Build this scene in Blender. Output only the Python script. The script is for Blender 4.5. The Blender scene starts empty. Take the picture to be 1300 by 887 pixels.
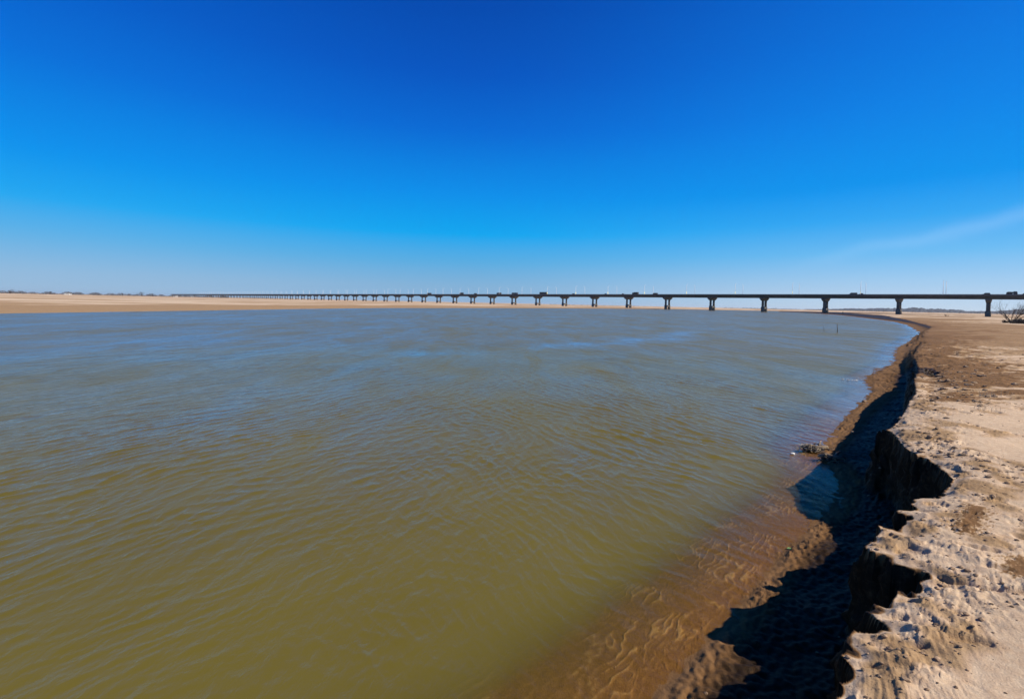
import bpy, bmesh, math, random
import numpy as np
from mathutils import Vector, Matrix

random.seed(7)
scene = bpy.context.scene
COL = scene.collection
R = math.radians

# ------------------------------------------------------------------ noise
_rng = np.random.RandomState(11)
_perm = _rng.permutation(512).astype(np.int32)
_ang = _rng.rand(512).astype(np.float32) * 2 * np.pi
_gx, _gy = np.cos(_ang), np.sin(_ang)

def gn(x, y, seed=0):
    """gradient noise, about -0.7..0.7"""
    xi = np.floor(x); yi = np.floor(y)
    fx = (x - xi).astype(np.float32); fy = (y - yi).astype(np.float32)
    xi = xi.astype(np.int64) + seed * 37; yi = yi.astype(np.int64) + seed * 91
    def h(a, b):
        return _perm[(_perm[a & 511] + b) & 511]
    def g(a, b, dx, dy):
        k = h(a, b)
        return _gx[k] * dx + _gy[k] * dy
    u = fx * fx * fx * (fx * (fx * 6 - 15) + 10); v = fy * fy * fy * (fy * (fy * 6 - 15) + 10)
    n00 = g(xi, yi, fx, fy); n10 = g(xi + 1, yi, fx - 1, fy)
    n01 = g(xi, yi + 1, fx, fy - 1); n11 = g(xi + 1, yi + 1, fx - 1, fy - 1)
    a = n00 + (n10 - n00) * u; b = n01 + (n11 - n01) * u
    return (a + (b - a) * v) * 1.4

def fbm(x, y, octs=4, seed=0, gain=.5):
    s = 0; a = 1.; f = 1.
    for i in range(octs):
        s = s + a * gn(x * f + i * 17.3, y * f - i * 9.1, seed + i); a *= gain; f *= 2.03
    return s

def sm(a, b, x):
    t = np.clip((x - a) / (b - a), 0, 1)
    return t * t * (3 - 2 * t)

# ------------------------------------------------------------------ river plan (metres, water level z = 0)
NEAR = [(-70, -50), (-14, -9), (-4.2, -.9), (-.4, 2.2), (1.43, 3.84), (2.01, 4.38), (2.83, 5.16), (3.38, 5.76), (3.78, 6.09), (5.03, 7.24),
        (5.83, 8.26), (6.2, 9.09), (6.46, 9.83), (7.73, 11.29), (9.47, 13.26), (13.25, 17.18), (16.18, 21.24),
        (22.0, 26.9), (28.46, 34.73), (33.15, 40.23), (39.47, 46.78), (44.39, 52.32), (55.82, 64.06),
        (71.76, 84.33), (90.69, 108.75), (108.9, 134.67), (139.96, 187.0), (186.98, 267.15), (223.66, 338.12),
        (258.42, 419.23), (280, 500), (325, 575)]
FAR = [(324.54, 649.52), (192.48, 550.45), (93.67, 432.94), (27.97, 336.75), (-21.03, 251.58), (-52.69, 185.83),
       (-60.64, 145.46), (-64.66, 121.19), (-68.91, 91.85), (-71.12, 77.55), (-72.73, 67.1), (-77, 58), (-95, 40),
       (-200, -10), (-420, -160)]
FAR[0] = (345, 620)
WATER_POLY = NEAR + FAR + [(-300, -260)]
CLIFF = [(-60, -52), (-12, -12), (-4, -3.6), (-.6, -.3), (.7, 1.35), (1.6, 2.42), (2.2, 2.94), (2.56, 3.24), (3.22, 3.62), (3.12, 4.12), (3.95, 4.75), (5.25, 5.75),
         (5.66, 6.65), (5.85, 7.25), (6.15, 7.95), (7.9, 9.58), (9.65, 11.45), (11.82, 14.15), (15.31, 18.04), (22.77, 26.97), (31.5, 36.6), (47.04, 54.22),
         (78, 88), (125, 150), (220, 280), (300, 420)]
CLIFF_POLY = CLIFF + [(900, 700), (900, -900), (-60, -900)]

def seg_dist(px, py, pts):
    d = np.full(px.shape, 1e18, np.float64)
    for (ax, ay), (bx, by) in zip(pts[:-1], pts[1:]):
        vx, vy = bx - ax, by - ay
        t = np.clip(((px - ax) * vx + (py - ay) * vy) / (vx * vx + vy * vy), 0, 1)
        dd = (px - ax - t * vx) ** 2 + (py - ay - t * vy) ** 2
        d = np.minimum(d, dd)
    return np.sqrt(d)

def inside(px, py, poly):
    r = np.zeros(px.shape, bool)
    n = len(poly)
    for i in range(n):
        x1, y1 = poly[i]; x2, y2 = poly[(i + 1) % n]
        if y1 == y2: continue
        c = ((y1 > py) != (y2 > py)) & (px < (x2 - x1) * (py - y1) / (y2 - y1) + x1)
        r ^= c
    return r

def terrain(x, y, detail=True):
    """height, dampness with painted shade, clod mask"""
    r = np.sqrt(x * x + y * y)
    # wobble the shoreline
    wob = .25 * np.clip(r / 12, .15, 6)
    wx = x + wob * .30 * gn(x / (wob * 3), y / (wob * 3), 3)
    wy = y + wob * .30 * gn(x / (wob * 3), y / (wob * 3), 4)
    s = seg_dist(wx, wy, NEAR + FAR)
    s = np.where(inside(wx, wy, WATER_POLY), -s, s)
    dn = seg_dist(x, y, NEAR); df = seg_dist(x, y, FAR)
    nearside = dn < df
    bed = -np.minimum(np.maximum(-s, 0) * .125 + .10 * np.maximum(-s - .5, 0) ** 1.5, 1.6)
    bed = np.where(nearside, bed, -np.minimum(-s * .08, 1.6))
    sp = np.maximum(s, 0)
    # far bank
    farland = .55 * (1 - np.exp(-sp / 22)) + .4 * (1 - np.exp(-sp / 200)) + .10 * fbm(x / 60, y / 60, 3, 8) * sm(5, 60, sp)
    # near bank
    beach = np.minimum(.13 * sp, .34) + .35 * (1 - np.exp(-sp / 200)) * sm(1, 40, sp)
    c = seg_dist(x, y, CLIFF)
    c = np.where(inside(x, y, CLIFF_POLY), c, -c)
    fs = np.clip(r / 10, .7, 5)                    # features grow with distance along the bank
    n1 = gn(x / (1.15 * fs), y / (1.15 * fs), 20); n2 = gn(x / (.42 * fs), y / (.42 * fs), 21)
    saw = .20 * np.abs(n1) + .26 * np.abs(n2)
    cc = c - (saw - .08) * np.clip(fs, .7, 3) * (1 + .9 * sm(9, 18, r) * (1 - sm(22, 34, r)))
    if detail:
        cc = cc - .06 * np.abs(gn(x / .17, y / .17, 22)) - .012 * gn(x / .07, y / .07, 23)
    wd = .22 * fs
    t = np.clip((cc + wd) / wd, 0, 1)
    if detail:
        t = np.clip(t + (.30 * gn(x / .20, y / .20, 26) + .06 * gn(x / .08, y / .08, 27)) * 4 * t * (1 - t), 0, 1)
    H = .30 + .70 * np.exp(-np.maximum(r - 10, 0) / 26) + .35 * (1 - np.exp(-r / 300))
    H = H + .26 * np.exp(-((r - 17) / 6.5) ** 2)
    H = H + .10 * gn(x / 3.1, y / 3.1, 25) * sm(0, 1, c) + .06 * sm(0, 6, c)
    H = H - .08 * np.exp(-np.maximum(cc, 0) / .25)
    prof = .12 * sm(0, .6, t) + .88 * t ** 3.0
    nearland = beach + np.maximum(H - beach, 0) * prof
    land = np.where(nearside, nearland, farland)
    z = np.where(s > 0, land, bed)
    z = np.where((s <= 0) & (t > 0) & nearside, bed + prof * (H - bed), z)
    # ---- masks
    edge_n = fbm(x / 1.3, y / 1.3, 4, 40)
    width = .30 + .095 * r
    clod = sm(0, .15, cc) * (1 - sm(.55, 1.15, c / width + .9 * edge_n)) * np.where(nearside, 1, 0)
    clod = np.where(nearside & (s > 0), clod, 0) * (1 - sm(40, 130, r))
    # damp rough patches
    patch = np.zeros_like(x)
    for (ax, ay, bx, by, ww) in ((12.6, 12.6, 21, 22.5, 2.2), (14, 17, 48, 53, 2.6), (9.6, 10.3, 10.6, 11.0, .5),
                                 (4.15, 4.25, 4.75, 4.75, .10), (3.9, 3.55, 4.1, 3.7, .10)):
        d = seg_dist(x, y, [(ax, ay), (bx, by)]) / ww
        patch = np.maximum(patch, 1 - sm(.45, 1.25, d + .9 * fbm(x / (.6 * ww), y / (.25 * ww), 4, 44)))
    patch = patch * np.where(nearside, 1, 0)
    damp_shade = np.where(nearside, .06 * (1 - sm(60, 200, r)), 0.0)
    damp_shade = np.maximum(damp_shade, .74 * patch)
    damp_shade = np.maximum(damp_shade, .42 * clod * sm(-.25, .35, fbm(x / .5, y / .5, 3, 47)))
    damp_shade = np.maximum(damp_shade, np.where(nearside & (s > 0), (1 - sm(.008, .035, cc)) * (.74 + .26 * sm(.10, .38, s / np.clip(r / 8, 1, 6))), 0))  # wet bank, with shade painted darker into the face and talus
    far_n = fbm(x / 38, y / 38, 4, 50)
    far_n2 = fbm(x / 9 + .5 * gn(x / 4, y / 4, 56), y / 5, 5, 57, .6)
    band = np.where(nearside, np.maximum(sm(-.18, .22, far_n) * sm(38, 75, r) * .50, sm(-.15, .30, far_n2 + .2) * sm(22, 50, r) * (1 - sm(150, 260, r)) * .5), 0)
    damp_shade = np.maximum(damp_shade, band)
    # broad sandbar: damp low ground by the water, dry above
    fw = 40 + 10 * gn(x / 40, y / 40, 52)
    damp_shade = np.maximum(damp_shade, np.where(nearside, 0, (1 - sm(.80, 1.0, sp / fw + .20 * fbm(x / 20, y / 60, 3, 53))) * .40))
    damp_shade = np.maximum(damp_shade, np.where(nearside, 0, sm(-.05, .3, fbm(x / 90, y / 26, 5, 54, .62)) * .34))
    damp_shade = np.maximum(damp_shade, np.where((r > 60) & nearside, (1 - sm(4, 14, sp + 9 * far_n2)) * .65, 0))
    damp_shade = np.where(s < .03, .80, damp_shade)
    if detail:
        m = np.maximum(clod, patch * .75)
        near = r < 90
        fade = 1 - sm(25, 88, r)
        def rid(a, sd):
            n = gn(x / a, y / a, sd)
            return n
        a0 = R(-20); ax_ = x * math.cos(a0) + y * math.sin(a0); ay_ = -x * math.sin(a0) + y * math.cos(a0)
        soft = fbm(ax_ / .42, ay_ / .24, 5, 60, .56)
        lump = np.abs(gn(x / .19, y / .15, 160))
        sel = sm(.02, .35, fbm(x / .55, y / .4, 3, 161))
        plate = sm(-.02, .10, gn(ax_ / .20 + .4 * gn(x / .1, y / .1, 61), ay_ / .11, 62))
        plate2 = sm(.05, .13, gn(x / .10, y / .08 + .3 * gn(x / .06, y / .06, 66), 67))
        fine = gn(x / .055, y / .045, 63) * .35 + gn(x / .026, y / .024, 64) * .22 + gn(x / .014, y / .014, 65) * .12
        rough = .45 + .75 * sel
        dz = m * fade * (.013 * soft + .008 * lump * sel + .012 * plate * sel + .008 * plate2 * sel + .015 * fine * rough)
        pit = sm(.34, .46, gn(ax_ / .34, ay_ / .15, 162)); dz = dz - m * fade * .035 * pit
        big = np.clip((r - 12) / 20, 0, 1) * m * fade
        dz = dz + big * (.12 * np.abs(gn(x / .9, y / .9, 69)) + .05 * gn(x / .4, y / .4, 70))
        # wind streaks on the dry sand : run down sun
        st = 0
        for ang_, r0_, r1_, r2_, r3_ in ((60, 0, 0.1, 4.6, 6.2), (108, 4.6, 6.2, 7.6, 9.6), (158, 7.6, 9.6, 900, 999)):
            a = R(ang_); sx = x * math.cos(a) + y * math.sin(a); sy = -x * math.sin(a) + y * math.cos(a)
            sy = sy + .05 * gn(x / .6, y / .6, 72)
            wgt = sm(r0_, r1_, r) * (1 - sm(r2_, r3_, r))
            st = st + wgt * (np.maximum(gn(sx / .33, sy / .030, 73), .08) + .6 * np.maximum(gn(sx / .6, sy / .055, 74), .1) + .25 * gn(sx / .15, sy / .014, 173))
        stm = sm(-.10, .30, fbm(x / .8, y / .8, 2, 75)) * (1 - m) * np.exp(-np.maximum(c - .7, 0) / (.8 + .03 * r)) * np.where(s > 0, 1, 0)
        dz = dz + (.013 * stm + .009 * m) * st * fade * sm(0, .2, cc)
        dry = (1 - m) * fade * np.where((s > 0) & (cc > 0), 1, 0)
        dz = dz + dry * (.0035 * gn(sx / .22, sy / .05, 76) + .012 * gn(x / .7, y / .5, 77) + .0012 * gn(x / .03, y / .03, 79))
        # face of the bank: slumps and crumbs ; bed : ripples, also paled as caustic light
        face = np.where(nearside, (1 - sm(-.02, .03, cc)) * sm(.0, .12, s), 0)
        dz = dz + face * fade * (.030 * np.abs(gn(x / .18, y / .18, 80)) + .016 * gn(x / .06, y / .06, 81) + .035 * gn(x / .6, y / .6, 82))
        rim = np.where(nearside, np.exp(-np.abs(s - .10) / .16), 0) * (1 - sm(14, 40, r))
        dz = dz + rim * .030 * np.maximum(gn(x / .06, y / .05, 83) + .5 * gn(x / .02, y / .02, 183), 0) * sm(-.1, .2, gn(x / .8, y / .8, 84))
        und = np.where((s < 0) & nearside, 1, 0) * (1 - sm(10, 30, r)) * sm(0, .2, -s)
        uu = (x * .62 + y * .78); vv = (x * .78 - y * .62)
        w1 = gn(x / .35, y / .35, 85); w2 = gn(x / .12, y / .12, 86)
        r1 = 1 - np.abs(gn(uu / .55 + .3 * w1, vv / .105 + .9 * w1 + .25 * w2, 87)) * 3.6
        r2 = 1 - np.abs(gn(uu / .26 + .3 * w2, vv / .06 + .8 * w1 + .3 * w2, 88)) * 3.2
        r3 = 1 - np.abs(gn(uu / .14, vv / .12 + .5 * w2, 188)) * 3.0
        ridge = np.clip(r1, 0, 1) * sm(-.25, .15, gn(x / .7, y / .7, 89)) + .55 * np.clip(r2, 0, 1) * sm(-.2, .2, gn(x / .5, y / .5, 189)) + .35 * np.clip(r3, 0, 1)
        dz = dz + und * .005 * np.clip(ridge, 0, 1.2) ** 2
        damp_shade = np.where(und > 0, damp_shade - .24 * und * np.clip(ridge, 0, 1.2) ** 2, damp_shade)  # ridge lines lightened to paint caustic light on the bed
        z = z + np.where(near, dz, 0)
    terrain.face = (4 * np.clip(prof, 0, 1) * (1 - np.clip(prof, 0, 1)) * np.where(nearside, 1, 0)).astype(np.float32)
    return z.astype(np.float32), damp_shade.astype(np.float32), clod.astype(np.float32), s.astype(np.float32), nearside

# ------------------------------------------------------------------ materials
def mat(name):
    m = bpy.data.materials.new(name); m.use_nodes = True
    nt = m.node_tree; nt.nodes.clear()
    out = nt.nodes.new('ShaderNodeOutputMaterial')
    return m, nt, out

def N(nt, t, **kw):
    n = nt.nodes.new(t)
    for k, v in kw.items():
        if k in n.inputs.keys() if hasattr(n.inputs, 'keys') else False: n.inputs[k].default_value = v
        else: setattr(n, k, v)
    return n

def plain(name, col, rough=.7, var=.12, scale=2.0, metal=0.0, bump=0.0):
    m, nt, out = mat(name)
    b = nt.nodes.new('ShaderNodeBsdfPrincipled')
    tc = nt.nodes.new('ShaderNodeTexCoord'); no = nt.nodes.new('ShaderNodeTexNoise')
    no.inputs['Scale'].default_value = scale; no.inputs['Detail'].default_value = 6
    nt.links.new(tc.outputs['Object'], no.inputs['Vector'])
    cr = nt.nodes.new('ShaderNodeMapRange'); cr.inputs['From Min'].default_value = .3; cr.inputs['From Max'].default_value = .7
    cr.inputs['To Min'].default_value = 1 - var * 2; cr.inputs['To Max'].default_value = 1 + var
    nt.links.new(no.outputs['Fac'], cr.inputs['Value'])
    mx = nt.nodes.new('ShaderNodeMix'); mx.data_type = 'RGBA'; mx.blend_type = 'MULTIPLY'; mx.inputs['Factor'].default_value = 1
    mx.inputs['A'].default_value = (*col, 1); nt.links.new(cr.outputs['Result'], mx.inputs['B'])
    nt.links.new(mx.outputs['Result'], b.inputs['Base Color'])
    b.inputs['Roughness'].default_value = rough; b.inputs['Metallic'].default_value = metal
    if bump:
        bp = nt.nodes.new('ShaderNodeBump'); bp.inputs['Strength'].default_value = bump; bp.inputs['Distance'].default_value = .05
        nt.links.new(no.outputs['Fac'], bp.inputs['Height']); nt.links.new(bp.outputs['Normal'], b.inputs['Normal'])
    nt.links.new(b.outputs[0], out.inputs['Surface'])
    return m

def sand_material():
    m, nt, out = mat('river_sand'); L = nt.links.new
    b = nt.nodes.new('ShaderNodeBsdfPrincipled')
    geo = nt.nodes.new('ShaderNodeNewGeometry')
    at = nt.nodes.new('ShaderNodeAttribute'); at.attribute_name = 'damp_shade'
    def noise(scale, detail=5, rough=.6, vec=None):
        n = nt.nodes.new('ShaderNodeTexNoise'); n.inputs['Scale'].default_value = scale
        n.inputs['Detail'].default_value = detail; n.inputs['Roughness'].default_value = rough
        L(vec or geo.outputs['Position'], n.inputs['Vector']); return n
    n1 = noise(.9, 8, .65); n2 = noise(14, 6, .7); n3 = noise(90, 3, .7); n4 = noise(.05, 5, .6)
    # dampness with painted bank shade + break up
    ad = nt.nodes.new('ShaderNodeMath'); ad.operation = 'MULTIPLY_ADD'
    sub = nt.nodes.new('ShaderNodeMath'); sub.operation = 'SUBTRACT'; L(n2.outputs['Fac'], sub.inputs[0]); sub.inputs[1].default_value = .5
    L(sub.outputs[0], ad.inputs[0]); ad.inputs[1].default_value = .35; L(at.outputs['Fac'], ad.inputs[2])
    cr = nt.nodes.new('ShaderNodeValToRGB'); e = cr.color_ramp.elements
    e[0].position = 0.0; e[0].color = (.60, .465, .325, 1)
    e[1].position = 1.0; e[1].color = (.024, .014, .007, 1)  # near-black end carries the painted shade of the cut bank
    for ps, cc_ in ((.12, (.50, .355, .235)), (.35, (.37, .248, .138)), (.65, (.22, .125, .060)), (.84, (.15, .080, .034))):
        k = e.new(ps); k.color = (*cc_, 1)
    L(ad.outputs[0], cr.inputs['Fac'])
    # tone variation
    mr = nt.nodes.new('ShaderNodeMapRange'); mr.inputs['From Min'].default_value = .3; mr.inputs['From Max'].default_value = .7
    mr.inputs['To Min'].default_value = .88; mr.inputs['To Max'].default_value = 1.10; L(n1.outputs['Fac'], mr.inputs['Value'])
    mr2 = nt.nodes.new('ShaderNodeMapRange'); mr2.inputs['From Min'].default_value = .25; mr2.inputs['From Max'].default_value = .75
    mr2.inputs['To Min'].default_value = .84; mr2.inputs['To Max'].default_value = 1.14; L(n3.outputs['Fac'], mr2.inputs['Value'])
    mu = nt.nodes.new('ShaderNodeMath'); mu.operation = 'MULTIPLY'; L(mr.outputs[0], mu.inputs[0]); L(mr2.outputs[0], mu.inputs[1])
    mx = nt.nodes.new('ShaderNodeMix'); mx.data_type = 'RGBA'; mx.blend_type = 'MULTIPLY'; mx.inputs['Factor'].default_value = 1
    L(cr.outputs['Color'], mx.inputs['A']); L(mu.outputs[0], mx.inputs['B'])
    L(mx.outputs['Result'], b.inputs['Base Color'])
    rr = nt.nodes.new('ShaderNodeMapRange'); rr.inputs['From Min'].default_value = .85; rr.inputs['From Max'].default_value = 1.0
    rr.inputs['To Min'].default_value = .92; rr.inputs['To Max'].default_value = .55; L(at.outputs['Fac'], rr.inputs['Value'])
    L(rr.outputs[0], b.inputs['Roughness'])
    b.inputs['Specular IOR Level'].default_value = .06
    bp = nt.nodes.new('ShaderNodeBump'); bp.inputs['Strength'].default_value = .5; bp.inputs['Distance'].default_value = .012
    L(n3.outputs['Fac'], bp.inputs['Height'])
    bp2 = nt.nodes.new('ShaderNodeBump'); bp2.inputs['Strength'].default_value = .35; bp2.inputs['Distance'].default_value = .03
    L(n2.outputs['Fac'], bp2.inputs['Height']); L(bp.outputs['Normal'], bp2.inputs['Normal'])
    L(bp2.outputs['Normal'], b.inputs['Normal'])
    L(b.outputs[0], out.inputs['Surface'])
    return m

def water_material():
    m, nt, out = mat('muddy_river_water'); L = nt.links.new
    geo = nt.nodes.new('ShaderNodeNewGeometry')
    at = nt.nodes.new('ShaderNodeAttribute'); at.attribute_name = 'turbidity'
    bl = nt.nodes.new('ShaderNodeAttribute'); bl.attribute_name = 'far_bump'
    def noise(scale, detail, rough, sc=(1, 1, 1), rot=0, dist=0):
        mp = nt.nodes.new('ShaderNodeMapping'); mp.inputs['Scale'].default_value = sc; mp.inputs['Rotation'].default_value = (0, 0, rot)
        L(geo.outputs['Position'], mp.inputs['Vector'])
        n = nt.nodes.new('ShaderNodeTexNoise'); n.inputs['Scale'].default_value = scale
        n.inputs['Detail'].default_value = detail; n.inputs['Roughness'].default_value = rough; n.inputs['Distortion'].default_value = dist
        L(mp.outputs[0], n.inputs['Vector']); return n
    a = noise(1.1, 4, .62, (1, .42, 1), R(-38), .4)
    c = noise(5.5, 5, .66, (1, .42, 1), R(-30), .3)
    big = noise(.03, 4, .6, (1, .45, 1), R(28))
    # wind patches change how rough the surface is
    mr = nt.nodes.new('ShaderNodeMapRange'); mr.inputs['From Min'].default_value = .35; mr.inputs['From Max'].default_value = .68
    mr.inputs['To Min'].default_value = .35; mr.inputs['To Max'].default_value = 1.25; L(big.outputs['Fac'], mr.inputs['Value'])
    st = nt.nodes.new('ShaderNodeMath'); st.operation = 'MULTIPLY'; L(mr.outputs[0], st.inputs[0]); L(bl.outputs['Fac'], st.inputs[1])
    b1 = nt.nodes.new('ShaderNodeBump'); b1.inputs['Distance'].default_value = .16; L(a.outputs['Fac'], b1.inputs['Height']); L(st.outputs[0], b1.inputs['Strength'])
    b2 = nt.nodes.new('ShaderNodeBump'); b2.inputs['Distance'].default_value = .028; b2.inputs['Strength'].default_value = 1.0
    L(c.outputs['Fac'], b2.inputs['Height']); L(b1.outputs['Normal'], b2.inputs['Normal'])
    fr = nt.nodes.new('ShaderNodeFresnel'); fr.inputs['IOR'].default_value = 1.33; L(b2.outputs['Normal'], fr.inputs['Normal'])
    bf = nt.nodes.new('ShaderNodeMath'); bf.operation = 'MULTIPLY_ADD'; L(geo.outputs['Backfacing'], bf.inputs[0]); bf.inputs[1].default_value = -.97; bf.inputs[2].default_value = 1
    fm = nt.nodes.new('ShaderNodeMath'); fm.operation = 'MULTIPLY'; L(fr.outputs[0], fm.inputs[0]); L(bf.outputs[0], fm.inputs[1])
    gl = nt.nodes.new('ShaderNodeBsdfGlossy'); rg = nt.nodes.new('ShaderNodeMapRange'); rg.inputs['From Max'].default_value = 1.2; rg.inputs['To Min'].default_value = .045; rg.inputs['To Max'].default_value = .24
    L(bl.outputs['Fac'], rg.inputs['Value']); L(rg.outputs[0], gl.inputs['Roughness']); gl.inputs['Color'].default_value = (.92, .92, .92, 1)
    L(b2.outputs['Normal'], gl.inputs['Normal'])
    df = nt.nodes.new('ShaderNodeBsdfDiffuse')
    upn = nt.nodes.new('ShaderNodeCombineXYZ'); upn.inputs[2].default_value = 1.0; L(upn.outputs[0], df.inputs['Normal'])
    mud = noise(.25, 4, .55)
    cr = nt.nodes.new('ShaderNodeValToRGB'); e = cr.color_ramp.elements
    e[0].position = .3; e[0].color = (.122, .098, .019, 1); e[1].position = .7; e[1].color = (.142, .117, .025, 1)
    L(mud.outputs['Fac'], cr.inputs['Fac']); L(cr.outputs['Color'], df.inputs['Color'])
    tr = nt.nodes.new('ShaderNodeBsdfTransparent'); tr.inputs['Color'].default_value = (.99, .92, .68, 1)
    m1 = nt.nodes.new('ShaderNodeMixShader'); L(at.outputs['Fac'], m1.inputs[0]); L(tr.outputs[0], m1.inputs[1]); L(df.outputs[0], m1.inputs[2])
    m2 = nt.nodes.new('ShaderNodeMixShader'); rf = nt.nodes.new('ShaderNodeAttribute'); rf.attribute_name = 'reflect_gain'
    mot = noise(.42, 5, .7, (1, .33, 1), R(-34), .6); mot2 = noise(.09, 4, .65, (1, .4, 1), R(24), .5)
    q1 = nt.nodes.new('ShaderNodeMapRange'); q1.inputs['From Min'].default_value = .36; q1.inputs['From Max'].default_value = .64; q1.inputs['To Min'].default_value = .72; q1.inputs['To Max'].default_value = 1.30; L(mot.outputs['Fac'], q1.inputs['Value'])
    q2 = nt.nodes.new('ShaderNodeMapRange'); q2.inputs['From Min'].default_value = .36; q2.inputs['From Max'].default_value = .66; q2.inputs['To Min'].default_value = .84; q2.inputs['To Max'].default_value = 1.22; L(mot2.outputs['Fac'], q2.inputs['Value'])
    q3 = nt.nodes.new('ShaderNodeMath'); q3.operation = 'MULTIPLY'; L(q1.outputs[0], q3.inputs[0]); L(q2.outputs[0], q3.inputs[1])
    q4 = nt.nodes.new('ShaderNodeMath'); q4.operation = 'MULTIPLY'; L(q3.outputs[0], q4.inputs[0]); L(rf.outputs['Fac'], q4.inputs[1])
    q5 = nt.nodes.new('ShaderNodeMath'); q5.operation = 'MULTIPLY'; q5.use_clamp = True; L(q4.outputs[0], q5.inputs[0]); L(fm.outputs[0], q5.inputs[1])
    L(q5.outputs[0], m2.inputs[0]); L(m1.outputs[0], m2.inputs[1]); L(gl.outputs[0], m2.inputs[2])
    L(m2.outputs[0], out.inputs['Surface'])
    return m

M = {}
M['sand'] = sand_material()
M['water'] = water_material()
M['concrete'] = plain('bridge_concrete', (.075, .073, .075), .85, .18, .35)
M['pier'] = plain('pier_concrete', (.13, .12, .11), .9, .2, .5)
M['rail'] = plain('parapet_concrete', (.10, .10, .105), .8, .15, .5)
M['asphalt'] = plain('asphalt', (.05, .05, .05), .9)
M['lamp_metal'] = plain('galvanised_steel', (.80, .80, .78), .5, .05, 3, .0)
M['lamp_head'] = plain('lamp_glass', (.8, .8, .75), .3, .03)
M['panel'] = plain('pale_yellow_panel', (.78, .80, .42), .5, .05)
M['paint_dark'] = plain('dark_blue_paint', (.020, .024, .035), .35, .1)
M['paint_black'] = plain('black_paint', (.012, .012, .014), .35, .1)
M['paint_grey'] = plain('grey_paint', (.10, .10, .11), .4, .1)
M['paint_red'] = plain('dull_red_paint', (.10, .03, .025), .5, .1)
M['paint_white'] = plain('white_paint', (.6, .6, .6), .5, .1)
M['glass'] = plain('dark_glass', (.02, .025, .03), .1, .05)
M['rubber'] = plain('tyre_rubber', (.015, .015, .015), .8)
M['rim'] = plain('wheel_rim', (.35, .35, .36), .4, .05, 3, .6)
M['tarp'] = plain('dark_tarpaulin', (.03, .035, .03), .7, .2)
M['bark'] = plain('grey_bark', (.085, .06, .045), .9, .25, 6)
M['twig'] = plain('dry_brown_twigs', (.10, .068, .050), .9, .3, 3)
M['scrub'] = plain('dark_dry_scrub', (.05, .036, .028), .95, .3, 2)
M['hazy_tree'] = plain('bare_winter_woodland', (.085, .075, .070), .95, .3, .02)
M['hill'] = plain('wooded_hill', (.032, .042, .060), .95, .25, .004)
M['wood'] = plain('weathered_driftwood', (.30, .22, .145), .85, .35, 12, 0, .5)
M['wood_dark'] = plain('wet_driftwood', (.06, .042, .028), .6, .35, 12, 0, .5)
M['straw'] = plain('pale_dry_reed', (.50, .40, .26), .8, .2, 9)
M['foam'] = plain('white_foam', (.72, .72, .70), .8, .1, 8)
M['leafgreen'] = plain('green_leaf', (.10, .22, .05), .6, .1)
M['clod'] = plain('damp_sand_clods', (.34, .225, .135), .95, .35, 20, 0, .5)
M['wall'] = plain('whitewashed_wall', (.7, .7, .68), .8, .05)
M['roof'] = plain('grey_roof', (.2, .2, .2), .8, .1)

# ------------------------------------------------------------------ mesh helpers
def tag(o, label=None, cat=None, group=None, kind=None):
    if label: o['label'] = label
    if cat: o['category'] = cat
    if group: o['group'] = group
    if kind: o['kind'] = kind
    return o

def link(name, me, m=None, parent=None, loc=None):
    o = bpy.data.objects.new(name, me); COL.objects.link(o)
    if m is not None and me is not None: me.materials.append(m)
    if parent: o.parent = parent
    if loc: o.location = loc
    return o

def empty(name, loc, rz=0):
    o = bpy.data.objects.new(name, None); COL.objects.link(o); o.location = loc; o.rotation_euler = (0, 0, rz); o.empty_display_size = .2
    return o

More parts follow.
